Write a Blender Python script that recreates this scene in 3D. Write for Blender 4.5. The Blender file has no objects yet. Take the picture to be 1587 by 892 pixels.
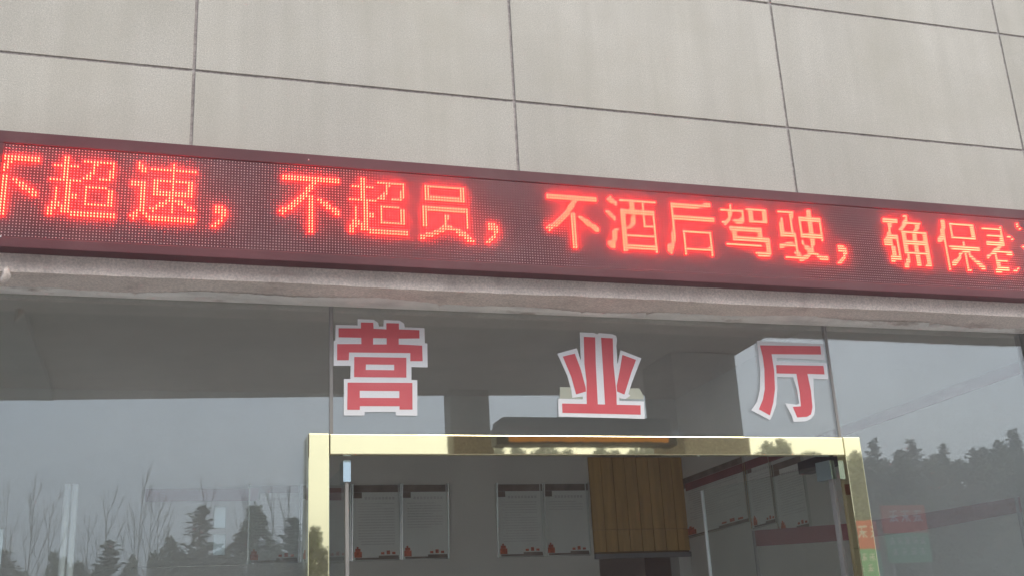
import bpy, bmesh, math, random
from mathutils import Vector, Matrix
R = math.radians
SC = bpy.context.scene
COL = SC.collection

# ---------------------------------------------------------------- camera
cam = bpy.data.cameras.new('camera')
cam.sensor_fit = 'HORIZONTAL'; cam.sensor_width = 36.0; cam.lens = 39.634
cam.clip_start = 0.05; cam.clip_end = 6000
cam_ob = bpy.data.objects.new('camera', cam); COL.objects.link(cam_ob)
cr = Vector((0.9561048, -0.28859335, -0.0507691)); cu = Vector((-0.04432177, -0.31369465, 0.94848893)); cf = Vector((0.28965359, 0.90460464, 0.31271593))
M = Matrix.Identity(4)
for i in range(3):
    M[i][0] = cr[i]; M[i][1] = cu[i]; M[i][2] = -cf[i]
M[0][3], M[1][3], M[2][3] = 0.0, -3.73, 1.6
cam_ob.matrix_world = M
SC.camera = cam_ob

# ---------------------------------------------------------------- sky, sun, exposure
SUN_EL, SUN_AZ = R(46), R(150)          # azimuth clockwise from +Y
wd = bpy.data.worlds.new('World'); SC.world = wd; wd.use_nodes = True
wn = wd.node_tree; wn.nodes.clear()
def wnode(t): return wn.nodes.new(t)
sky = wnode('ShaderNodeTexSky'); sky.sky_type = 'NISHITA'; sky.sun_disc = False
sky.sun_elevation = SUN_EL; sky.sun_rotation = SUN_AZ
sky.air_density = 1.0; sky.dust_density = 6.0; sky.ozone_density = 1.0
hs = wnode('ShaderNodeHueSaturation'); hs.inputs['Saturation'].default_value = 0.55; hs.inputs['Value'].default_value = 1.0
tc = wnode('ShaderNodeTexCoord'); mp = wnode('ShaderNodeMapping'); mp.inputs['Scale'].default_value = (1.4, 1.4, 3.2)
nz = wnode('ShaderNodeTexNoise'); nz.inputs['Scale'].default_value = 1.3; nz.inputs['Detail'].default_value = 5; nz.inputs['Roughness'].default_value = 0.45
rp = wnode('ShaderNodeValToRGB'); rp.color_ramp.elements[0].position = 0.3; rp.color_ramp.elements[0].color = (0.82, 0.83, 0.86, 1); rp.color_ramp.elements[1].position = 0.72; rp.color_ramp.elements[1].color = (1.12, 1.11, 1.09, 1)
mx = wnode('ShaderNodeMix'); mx.data_type = 'RGBA'; mx.blend_type = 'MULTIPLY'; mx.inputs[0].default_value = 1.0
flat = wnode('ShaderNodeMix'); flat.data_type = 'RGBA'; flat.inputs[0].default_value = 0.55; flat.inputs[7].default_value = (7.2, 8.5, 10.0, 1)
bg = wnode('ShaderNodeBackground'); bg.inputs['Strength'].default_value = 0.15
wo = wnode('ShaderNodeOutputWorld')
L = wn.links.new
L(sky.outputs[0], hs.inputs['Color']); L(tc.outputs['Generated'], mp.inputs['Vector']); L(mp.outputs[0], nz.inputs['Vector']); L(nz.outputs['Fac'], rp.inputs[0])
L(hs.outputs[0], flat.inputs[6]); L(flat.outputs[2], mx.inputs[6]); L(rp.outputs[0], mx.inputs[7]); L(mx.outputs[2], bg.inputs['Color']); L(bg.outputs[0], wo.inputs[0])
sl = bpy.data.lights.new('sun', 'SUN'); sl.energy = 0.8; sl.angle = R(20); sl.color = (1.0, 0.95, 0.87)
so = bpy.data.objects.new('sun', sl); COL.objects.link(so)
sd = Vector((math.sin(SUN_AZ) * math.cos(SUN_EL), math.cos(SUN_AZ) * math.cos(SUN_EL), math.sin(SUN_EL)))
so.rotation_euler = sd.to_track_quat('Z', 'Y').to_euler()
so.location = (-6, -20, 22)
vs = SC.view_settings
vs.view_transform = 'Standard'; vs.look = 'None'; vs.gamma = 1.0; vs.use_curve_mapping = False
vs.exposure = 0.62
HAZE = 0.0075
SC.cycles.max_bounces = 10; SC.cycles.transparent_max_bounces = 16; SC.cycles.glossy_bounces = 5; SC.cycles.diffuse_bounces = 5
SC.cycles.use_light_tree = True

# ---------------------------------------------------------------- materials
MAT = {}
def rgba(c): return (c[0], c[1], c[2], 1.0)
def mat(name, base, rough=0.7, metal=0.0, vary=0.12, scale=4.0, fine=None, fine_amt=0.25, bump=0.0, bump_scale=60.0, stretch=(1, 1, 1), spec=0.5, emit=None, estr=0.0, stain=None, stain_scale=1.0, stain_lo=0.5, stain_hi=0.75, coord='Object'):
    m = bpy.data.materials.new(name); m.use_nodes = True
    nt = m.node_tree; nt.nodes.clear(); l = nt.links.new
    out = nt.nodes.new('ShaderNodeOutputMaterial'); bs = nt.nodes.new('ShaderNodeBsdfPrincipled'); l(bs.outputs[0], out.inputs[0])
    bs.inputs['Roughness'].default_value = rough; bs.inputs['Metallic'].default_value = metal
    bs.inputs['Specular IOR Level'].default_value = spec
    t = nt.nodes.new('ShaderNodeTexCoord'); mpn = nt.nodes.new('ShaderNodeMapping'); mpn.inputs['Scale'].default_value = stretch
    l(t.outputs[coord], mpn.inputs['Vector'])
    n = nt.nodes.new('ShaderNodeTexNoise'); n.inputs['Scale'].default_value = scale; n.inputs['Detail'].default_value = 6
    l(mpn.outputs[0], n.inputs['Vector'])
    r = nt.nodes.new('ShaderNodeValToRGB')
    lo = [c * (1 - vary) for c in base]; hi = [min(1, c * (1 + vary)) for c in base]
    r.color_ramp.elements[0].position = 0.32; r.color_ramp.elements[0].color = rgba(lo)
    r.color_ramp.elements[1].position = 0.68; r.color_ramp.elements[1].color = rgba(hi)
    l(n.outputs['Fac'], r.inputs[0])
    c = r.outputs[0]
    if fine:
        v = nt.nodes.new('ShaderNodeTexNoise'); v.inputs['Scale'].default_value = fine; v.inputs['Detail'].default_value = 2
        l(mpn.outputs[0], v.inputs['Vector'])
        r2 = nt.nodes.new('ShaderNodeValToRGB')
        r2.color_ramp.elements[0].position = 0.3; r2.color_ramp.elements[0].color = (1 - fine_amt,) * 3 + (1,)
        r2.color_ramp.elements[1].position = 0.7; r2.color_ramp.elements[1].color = (1 + fine_amt,) * 3 + (1,)
        l(v.outputs['Fac'], r2.inputs[0])
        x = nt.nodes.new('ShaderNodeMix'); x.data_type = 'RGBA'; x.blend_type = 'MULTIPLY'; x.inputs[0].default_value = 1
        l(c, x.inputs[6]); l(r2.outputs[0], x.inputs[7]); c = x.outputs[2]
    if stain:
        s = nt.nodes.new('ShaderNodeTexNoise'); s.inputs['Scale'].default_value = stain_scale; s.inputs['Detail'].default_value = 8; s.inputs['Roughness'].default_value = 0.65
        l(mpn.outputs[0], s.inputs['Vector'])
        mr = nt.nodes.new('ShaderNodeMapRange'); mr.inputs['From Min'].default_value = stain_lo; mr.inputs['From Max'].default_value = stain_hi
        l(s.outputs['Fac'], mr.inputs['Value'])
        x = nt.nodes.new('ShaderNodeMix'); x.data_type = 'RGBA'
        l(mr.outputs[0], x.inputs[0]); l(c, x.inputs[6]); x.inputs[7].default_value = rgba(stain); c = x.outputs[2]
    l(c, bs.inputs['Base Color'])
    if bump:
        b = nt.nodes.new('ShaderNodeBump'); b.inputs['Strength'].default_value = bump; b.inputs['Distance'].default_value = 0.01
        bn = nt.nodes.new('ShaderNodeTexNoise'); bn.inputs['Scale'].default_value = bump_scale; bn.inputs['Detail'].default_value = 4
        l(mpn.outputs[0], bn.inputs['Vector']); l(bn.outputs['Fac'], b.inputs['Height']); l(b.outputs[0], bs.inputs['Normal'])
    if emit:
        bs.inputs['Emission Color'].default_value = rgba(emit); bs.inputs['Emission Strength'].default_value = estr
    MAT[name] = m
    return m

def glass(name, refl, tint, dust, fres=1.0, wav=0.0):
    m = bpy.data.materials.new(name); m.use_nodes = True
    nt = m.node_tree; nt.nodes.clear(); l = nt.links.new
    out = nt.nodes.new('ShaderNodeOutputMaterial')
    tr = nt.nodes.new('ShaderNodeBsdfTransparent'); tr.inputs[0].default_value = rgba(tint)
    gl = nt.nodes.new('ShaderNodeBsdfGlossy'); gl.inputs['Roughness'].default_value = 0.0; gl.inputs['Color'].default_value = (0.93, 0.97, 1.0, 1)
    df = nt.nodes.new('ShaderNodeBsdfDiffuse'); df.inputs['Color'].default_value = (0.5, 0.5, 0.47, 1)
    lw = nt.nodes.new('ShaderNodeFresnel'); geo = nt.nodes.new('ShaderNodeNewGeometry'); ior = nt.nodes.new('ShaderNodeMapRange'); ior.inputs['To Min'].default_value = 1.5; ior.inputs['To Max'].default_value = 1 / 1.5
    l(geo.outputs['Backfacing'], ior.inputs['Value']); l(ior.outputs[0], lw.inputs['IOR'])
    ma = nt.nodes.new('ShaderNodeMath'); ma.operation = 'MULTIPLY_ADD'; ma.inputs[1].default_value = fres; ma.inputs[2].default_value = refl; ma.use_clamp = True
    l(lw.outputs[0], ma.inputs[0])
    m1 = nt.nodes.new('ShaderNodeMixShader'); m2 = nt.nodes.new('ShaderNodeMixShader')
    t = nt.nodes.new('ShaderNodeTexCoord'); n = nt.nodes.new('ShaderNodeTexNoise'); n.inputs['Scale'].default_value = 1.6; n.inputs['Detail'].default_value = 7
    l(t.outputs['Object'], n.inputs['Vector'])
    mr = nt.nodes.new('ShaderNodeMapRange'); mr.inputs['From Min'].default_value = 0.3; mr.inputs['From Max'].default_value = 0.75; mr.inputs['To Min'].default_value = dust * 0.4; mr.inputs['To Max'].default_value = dust * 2.0
    l(n.outputs['Fac'], mr.inputs['Value'])
    l(ma.outputs[0], m1.inputs[0]); l(tr.outputs[0], m1.inputs[1]); l(gl.outputs[0], m1.inputs[2])
    l(mr.outputs[0], m2.inputs[0]); l(m1.outputs[0], m2.inputs[1]); l(df.outputs[0], m2.inputs[2])
    if wav:
        b = nt.nodes.new('ShaderNodeBump'); b.inputs['Strength'].default_value = wav; b.inputs['Distance'].default_value = 0.01
        w = nt.nodes.new('ShaderNodeTexNoise'); w.inputs['Scale'].default_value = 0.9; w.inputs['Detail'].default_value = 1
        l(t.outputs['Object'], w.inputs['Vector']); l(w.outputs['Fac'], b.inputs['Height']); l(b.outputs[0], gl.inputs['Normal'])
    l(m2.outputs[0], out.inputs[0]); MAT[name] = m
    return m

mat('stone', (0.475, 0.445, 0.388), 0.85, vary=0.085, scale=1.3, fine=210, fine_amt=0.17, bump=0.15, bump_scale=260, stain=(0.40, 0.37, 0.30), stain_scale=1.4, stain_lo=0.46, stain_hi=0.85)
_nt = MAT['stone'].node_tree; _l = _nt.links.new
_bs = [n for n in _nt.nodes if n.type == 'BSDF_PRINCIPLED'][0]; _src = _bs.inputs['Base Color'].links[0].from_socket
_g = _nt.nodes.new('ShaderNodeNewGeometry'); _r = _nt.nodes.new('ShaderNodeMapRange'); _r.inputs['To Min'].default_value = 0.955; _r.inputs['To Max'].default_value = 1.045
_l(_g.outputs['Random Per Island'], _r.inputs['Value'])
_m = _nt.nodes.new('ShaderNodeMix'); _m.data_type = 'RGBA'; _m.blend_type = 'MULTIPLY'; _m.inputs[0].default_value = 1
_l(_src, _m.inputs[6]); _l(_r.outputs[0], _m.inputs[7])
_tc = _nt.nodes.new('ShaderNodeTexCoord'); _mp = _nt.nodes.new('ShaderNodeMapping'); _mp.inputs['Scale'].default_value = (7, 7, 0.55); _l(_tc.outputs['Object'], _mp.inputs['Vector'])
_n = _nt.nodes.new('ShaderNodeTexNoise'); _n.inputs['Scale'].default_value = 1.4; _n.inputs['Detail'].default_value = 5; _l(_mp.outputs[0], _n.inputs['Vector'])
_k = _nt.nodes.new('ShaderNodeMapRange'); _k.inputs['From Min'].default_value = 0.42; _k.inputs['From Max'].default_value = 0.75; _k.inputs['To Min'].default_value = 0.0; _k.inputs['To Max'].default_value = 0.42; _l(_n.outputs['Fac'], _k.inputs['Value'])
_m2 = _nt.nodes.new('ShaderNodeMix'); _m2.data_type = 'RGBA'; _l(_k.outputs[0], _m2.inputs[0]); _l(_m.outputs[2], _m2.inputs[6]); _m2.inputs[7].default_value = (0.36, 0.335, 0.28, 1)
_l(_m2.outputs[2], _bs.inputs['Base Color'])
mat('tape', (0.42, 0.43, 0.34), 0.5, vary=0.08)
mat('grout', (0.33, 0.295, 0.275), 0.9, fine=90)
mat('lintel', (0.74, 0.64, 0.57), 0.88, vary=0.08, scale=6, fine=130, fine_amt=0.17, bump=0.4, bump_scale=160, stain=(0.42, 0.34, 0.3), stain_scale=5, stain_lo=0.55, stain_hi=0.8)
mat('caulk', (0.82, 0.78, 0.72), 0.6, vary=0.15, scale=14, stain=(0.42, 0.35, 0.3), stain_scale=7, stain_lo=0.55, stain_hi=0.66, stretch=(0.5, 1, 1))
mat('sign_frame_glare_tint', (0.112, 0.036, 0.04), 0.5, vary=0.2, scale=3, stain=(0.16, 0.085, 0.082), stain_scale=2.2, stain_lo=0.5, stain_hi=0.9, spec=0.25)  # red glare around the letters is mixed into the dark casing colour
mat('sign_face_glow_tint', (0.115, 0.043, 0.048), 0.8, vary=0.12, scale=1.4, stain=(0.22, 0.12, 0.12), stain_scale=1.1, stain_lo=0.5, stain_hi=0.9, spec=0.2)  # black mask coloured with the red glow of the LEDs
mat('led_off', (0.72, 0.52, 0.5), 0.35, vary=0.2, scale=300)
mat('led_lit', (0.8, 0.2, 0.15), 0.4, emit=(1.0, 0.0105, 0.005), estr=68.0)
mat('brass', (0.87, 0.78, 0.47), 0.02, metal=1.0, vary=0.03, scale=2, bump=0.004, bump_scale=9.0)
mat('seal', (0.25, 0.24, 0.225), 0.7)
mat('chrome', (0.55, 0.68, 0.74), 0.18, metal=1.0, vary=0.05)
mat('glass_edge', (0.75, 0.85, 0.82), 0.15, vary=0.05)
mat('vinyl_white', (0.74, 0.74, 0.75), 0.5, vary=0.03, scale=3)
mat('vinyl_red', (0.62, 0.085, 0.10), 0.42, vary=0.06, scale=2.5, stain=(0.66, 0.16, 0.17), stain_scale=1.7, stain_lo=0.45, stain_hi=0.8)
mat('plaster', (0.63, 0.62, 0.58), 0.9, vary=0.05, scale=2, bump=0.1)
mat('ceiling', (0.6, 0.55, 0.49), 0.9, vary=0.04)
mat('tile_floor', (0.5, 0.48, 0.45), 0.3, vary=0.08)
mat('wood', (0.5, 0.32, 0.12), 0.5, vary=0.14, scale=3, stretch=(9, 9, 0.8))
mat('wood_gap', (0.2, 0.13, 0.06), 0.8)
mat('paper', (0.66, 0.68, 0.65), 0.5, vary=0.04)
mat('paper_white', (0.85, 0.87, 0.87), 0.5, vary=0.03)
mat('poster_band', (0.22, 0.18, 0.15), 0.6, vary=0.25, scale=12)
mat('ink', (0.53, 0.53, 0.52), 0.6)
mat('emblem', (0.5, 0.14, 0.08), 0.5, vary=0.3, scale=40)
mat('aluminium', (0.8, 0.82, 0.8), 0.22, metal=1.0, vary=0.05)
mat('banner_red', (0.25, 0.105, 0.105), 0.7, vary=0.2, scale=3)
mat('banner_text', (0.42, 0.2, 0.18), 0.7)
mat('dark_plastic', (0.035, 0.035, 0.038), 0.5)
mat('asphalt', (0.3, 0.295, 0.28), 0.9, vary=0.2, scale=0.6, fine=40, bump=0.3, stain=(0.36, 0.35, 0.33), stain_scale=0.12)
mat('soffit', (0.42, 0.345, 0.295), 0.8, vary=0.1, scale=0.6)
mat('column', (0.36, 0.33, 0.29), 0.75, vary=0.12, scale=1.5, fine=30)
mat('fascia', (0.6, 0.12, 0.06), 0.5, vary=0.06)
mat('orange', (0.62, 0.25, 0.04), 0.6, vary=0.1)
mat('bark', (0.27, 0.25, 0.225), 0.9, vary=0.3, scale=12)
mat('needles', (0.09, 0.115, 0.07), 0.85, vary=0.4, scale=1.2)
mat('leaves', (0.11, 0.135, 0.065), 0.85, vary=0.4, scale=1.5)
mat('hill', (0.11, 0.125, 0.065), 0.95, vary=0.35, scale=0.25, fine=2, fine_amt=0.4)
mat('sign_red', (0.62, 0.24, 0.21), 0.5, vary=0.08)
mat('sign_green', (0.26, 0.48, 0.36), 0.5, vary=0.08)
mat('frosted', (0.75, 0.8, 0.8), 0.6, vary=0.04)
mat('steel', (0.4, 0.4, 0.4), 0.5, metal=0.6)
glass('pane', 0.10, (0.90, 0.93, 0.92), 0.055, 1.0, wav=0.004)
glass('leaf_glass', 0.015, (0.95, 0.97, 0.96), 0.02, 1.0)

_nt = MAT['frosted'].node_tree; _tl = _nt.nodes.new('ShaderNodeBsdfTranslucent'); _tl.inputs[0].default_value = (0.92, 0.97, 0.97, 1)
_nt.links.new(_tl.outputs[0], [n for n in _nt.nodes if n.type == 'OUTPUT_MATERIAL'][0].inputs[0])
# ---------------------------------------------------------------- mesh helpers
class MB:
    def __init__(s): s.v = []; s.f = []; s.m = []
    def quad(s, pts, mi=0):
        b = len(s.v); s.v += [tuple(p) for p in pts]; s.f.append(tuple(range(b, b + len(pts)))); s.m.append(mi)
    def box(s, x0, x1, y0, y1, z0, z1, mi=0, skip=''):
        P = [(x0, y0, z0), (x1, y0, z0), (x1, y1, z0), (x0, y1, z0), (x0, y0, z1), (x1, y0, z1), (x1, y1, z1), (x0, y1, z1)]
        b = len(s.v); s.v += P
        F = {'b': (0, 3, 2, 1), 't': (4, 5, 6, 7), 'f': (0, 1, 5, 4), 'k': (2, 3, 7, 6), 'r': (1, 2, 6, 5), 'l': (3, 0, 4, 7)}
        for k, f in F.items():
            if k in skip: continue
            s.f.append(tuple(b + i for i in f)); s.m.append(mi)
    def tube(s, a, b, ra, rb, n=6, mi=0):
        a = Vector(a); b = Vector(b); d = (b - a).normalized()
        u = d.orthogonal().normalized(); w = d.cross(u); base = len(s.v)
        for (p, r) in ((a, ra), (b, rb)):
            for i in range(n):
                t = 2 * math.pi * i / n; s.v.append(tuple(p + (u * math.cos(t) + w * math.sin(t)) * r))
        for i in range(n):
            j = (i + 1) % n; s.f.append((base + i, base + j, base + n + j, base + n + i)); s.m.append(mi)
        s.f.append(tuple(base + i for i in reversed(range(n)))); s.m.append(mi)
        s.f.append(tuple(base + n + i for i in range(n))); s.m.append(mi)
    def build(s, name, mats, parent=None, bevel=0.0, loc=(0, 0, 0), smooth=False):
        me = bpy.data.meshes.new(name); off = Vector(loc)
        me.from_pydata([tuple(Vector(p) - off) for p in s.v], [], s.f); 
        if not isinstance(mats, (list, tuple)): mats = [mats]
        for m in mats: me.materials.append(MAT[m])
        me.polygons.foreach_set('material_index', s.m)
        if smooth: me.polygons.foreach_set('use_smooth', [True] * len(s.f))
        me.update()
        o = bpy.data.objects.new(name, me); COL.objects.link(o); o.location = off
        if parent is not None:
            o.parent = parent; o.location = off - parent.location
        if bevel:
            b = o.modifiers.new('bevel', 'BEVEL'); b.width = bevel; b.segments = 2; b.limit_method = 'ANGLE'
        return o

def tag(o, label=None, cat=None, group=None, kind=None):
    if label: o['label'] = label
    if cat: o['category'] = cat
    if group: o['group'] = group
    if kind: o['kind'] = kind
    return o
def empty(name, loc, label, cat, group=None):
    o = bpy.data.objects.new(name, None); COL.objects.link(o); o.location = loc; o.empty_display_size = 0.1
    return tag(o, label, cat, group)
def poly_prism(loops, y_front, y_back, name, mats, parent):
    """flat outline (x,z loops, first outer then holes) given a real thickness between two y values"""
    bm = bmesh.new(); edges = []
    for lp in loops:
        vs_ = [bm.verts.new((x, y_front, z)) for x, z in lp]
        edges += [bm.edges.new((vs_[i], vs_[(i + 1) % len(vs_)])) for i in range(len(vs_))]
    bmesh.ops.triangle_fill(bm, edges=edges, use_beauty=True, use_dissolve=False)
    bmesh.ops.recalc_face_normals(bm, faces=bm.faces)
    ex = bmesh.ops.extrude_face_region(bm, geom=list(bm.faces))
    for v in [g for g in ex['geom'] if isinstance(g, bmesh.types.BMVert)]: v.co.y = y_back
    bmesh.ops.recalc_face_normals(bm, faces=bm.faces)
    me = bpy.data.meshes.new(name); bm.to_mesh(me); bm.free()
    me.materials.append(MAT[mats])
    o = bpy.data.objects.new(name, me); COL.objects.link(o); o.parent = parent
    if parent is not None: o.matrix_parent_inverse = Matrix.Translation(-Vector(parent.location))
    return o
rnd = random.Random(7)
GL = 0.157                                   # y of the outer glass face

# ---------------------------------------------------------------- traced outlines (metres, x and z on the facade)
YING_W = [(0.6522,2.7981),(0.711,2.7978),(0.7274,2.7871),(0.7302,2.7733),(0.7461,2.7739),(0.7477,2.7986),(0.8062,2.7983),(0.8233,2.7875),(0.8254,2.7736),(0.8988,2.773),(0.8985,2.7159),(0.9078,2.7149),(0.9065,2.6245),(0.8467,2.6249),(0.8456,2.5767),(0.867,2.5759),(0.8638,2.4457),(0.786,2.446),(0.7862,2.4587),(0.6742,2.4572),(0.6741,2.4441),(0.6007,2.4438),(0.6018,2.5751),(0.6249,2.5756),(0.6258,2.6237),(0.5654,2.6222),(0.5661,2.7147),(0.5715,2.7149),(0.5728,2.7733),(0.652,2.7743)]
YING_R = [[[(0.5835,2.7612),(0.664,2.7634),(0.6642,2.786),(0.7091,2.7864),(0.71,2.7638),(0.757,2.7629),(0.7573,2.7869),(0.8035,2.7874),(0.8036,2.7646),(0.8792,2.7641),(0.879,2.733),(0.8017,2.7298),(0.8013,2.7078),(0.8882,2.7061),(0.8886,2.6478),(0.8429,2.6466),(0.8436,2.6766),(0.6207,2.6726),(0.6193,2.6437),(0.5778,2.6426),(0.578,2.7021),(0.6652,2.7049),(0.6648,2.7285),(0.5834,2.7277)],[(0.7077,2.7286),(0.7576,2.7296),(0.7573,2.7065),(0.7075,2.7049)]],[[(0.6391,2.6565),(0.8285,2.6586),(0.8269,2.5849),(0.638,2.5825)],[(0.6807,2.63),(0.7834,2.6314),(0.783,2.611),(0.6799,2.6097)]],[[(0.6148,2.562),(0.8484,2.5656),(0.8467,2.4679),(0.7996,2.4673),(0.7998,2.4794),(0.6579,2.4779),(0.6572,2.4642),(0.6131,2.4642)],[(0.6577,2.5333),(0.8003,2.5347),(0.7998,2.5091),(0.6575,2.5073)]]]
YE_W = [(1.507,2.7777),(1.565,2.7777),(1.5782,2.7721),(1.5855,2.7777),(1.6404,2.7749),(1.6559,2.7694),(1.6589,2.7561),(1.6538,2.7293),(1.6524,2.6564),(1.6696,2.7118),(1.7537,2.6823),(1.7322,2.6387),(1.7026,2.5789),(1.6867,2.5396),(1.695,2.5332),(1.6733,2.5199),(1.653,2.5222),(1.6487,2.5273),(1.6474,2.5118),(1.748,2.5114),(1.7457,2.4442),(1.3991,2.4492),(1.4017,2.5168),(1.5009,2.5158),(1.5004,2.5267),(1.4581,2.5209),(1.4567,2.5483),(1.4442,2.6058),(1.41,2.6905),(1.4902,2.7144),(1.5029,2.667)]
YE_R = [[[(1.4162,2.4986),(1.5143,2.4982),(1.5198,2.5881),(1.5166,2.653),(1.522,2.7603),(1.5684,2.7598),(1.5627,2.6541),(1.5584,2.4976),(1.5879,2.4974),(1.5906,2.6287),(1.593,2.7593),(1.6411,2.7582),(1.6352,2.656),(1.638,2.5452),(1.6352,2.4968),(1.7328,2.4963),(1.7301,2.4601),(1.4151,2.4632)]],[[(1.4313,2.68),(1.4805,2.6925),(1.4997,2.633),(1.5145,2.5622),(1.5146,2.5462),(1.4744,2.5346),(1.4604,2.5998)]],[[(1.6756,2.6934),(1.7307,2.675),(1.7067,2.6249),(1.6701,2.5373),(1.641,2.5485),(1.6416,2.5712),(1.659,2.6303)]]]
TING_W = [(2.2655,2.7678),(2.5692,2.7646),(2.5681,2.6968),(2.345,2.6992),(2.344,2.6857),(2.5726,2.6832),(2.5703,2.6153),(2.5014,2.618),(2.4937,2.5492),(2.4903,2.4911),(2.481,2.4663),(2.4601,2.4496),(2.4359,2.4412),(2.3854,2.439),(2.3801,2.4651),(2.3572,2.5139),(2.4094,2.509),(2.4212,2.5149),(2.4187,2.5729),(2.4091,2.6202),(2.3359,2.6211),(2.3316,2.5712),(2.316,2.5051),(2.2941,2.464),(2.2807,2.4452),(2.2028,2.4832),(2.2344,2.5202),(2.2527,2.5697),(2.2645,2.6444),(2.2644,2.7113)]
TING_R = [[[(2.2768,2.7496),(2.5544,2.7547),(2.5527,2.7194),(2.3242,2.7147),(2.3266,2.6459),(2.3198,2.571),(2.3036,2.5131),(2.2824,2.4639),(2.2372,2.4877),(2.2607,2.5288),(2.2744,2.5701),(2.2838,2.6532),(2.2834,2.7034)]],[[(2.339,2.6696),(2.5557,2.6717),(2.5557,2.6361),(2.4764,2.6368),(2.4823,2.5657),(2.4787,2.4992),(2.4678,2.4702),(2.4479,2.4601),(2.4036,2.4572),(2.3897,2.4996),(2.4267,2.5026),(2.4301,2.5564),(2.4261,2.6357),(2.336,2.6353)]]]
TAPE = [(1.412, 2.562), (1.735, 2.5624), (1.7489, 2.5346), (1.7476, 2.5203), (1.409, 2.5174)]
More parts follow.
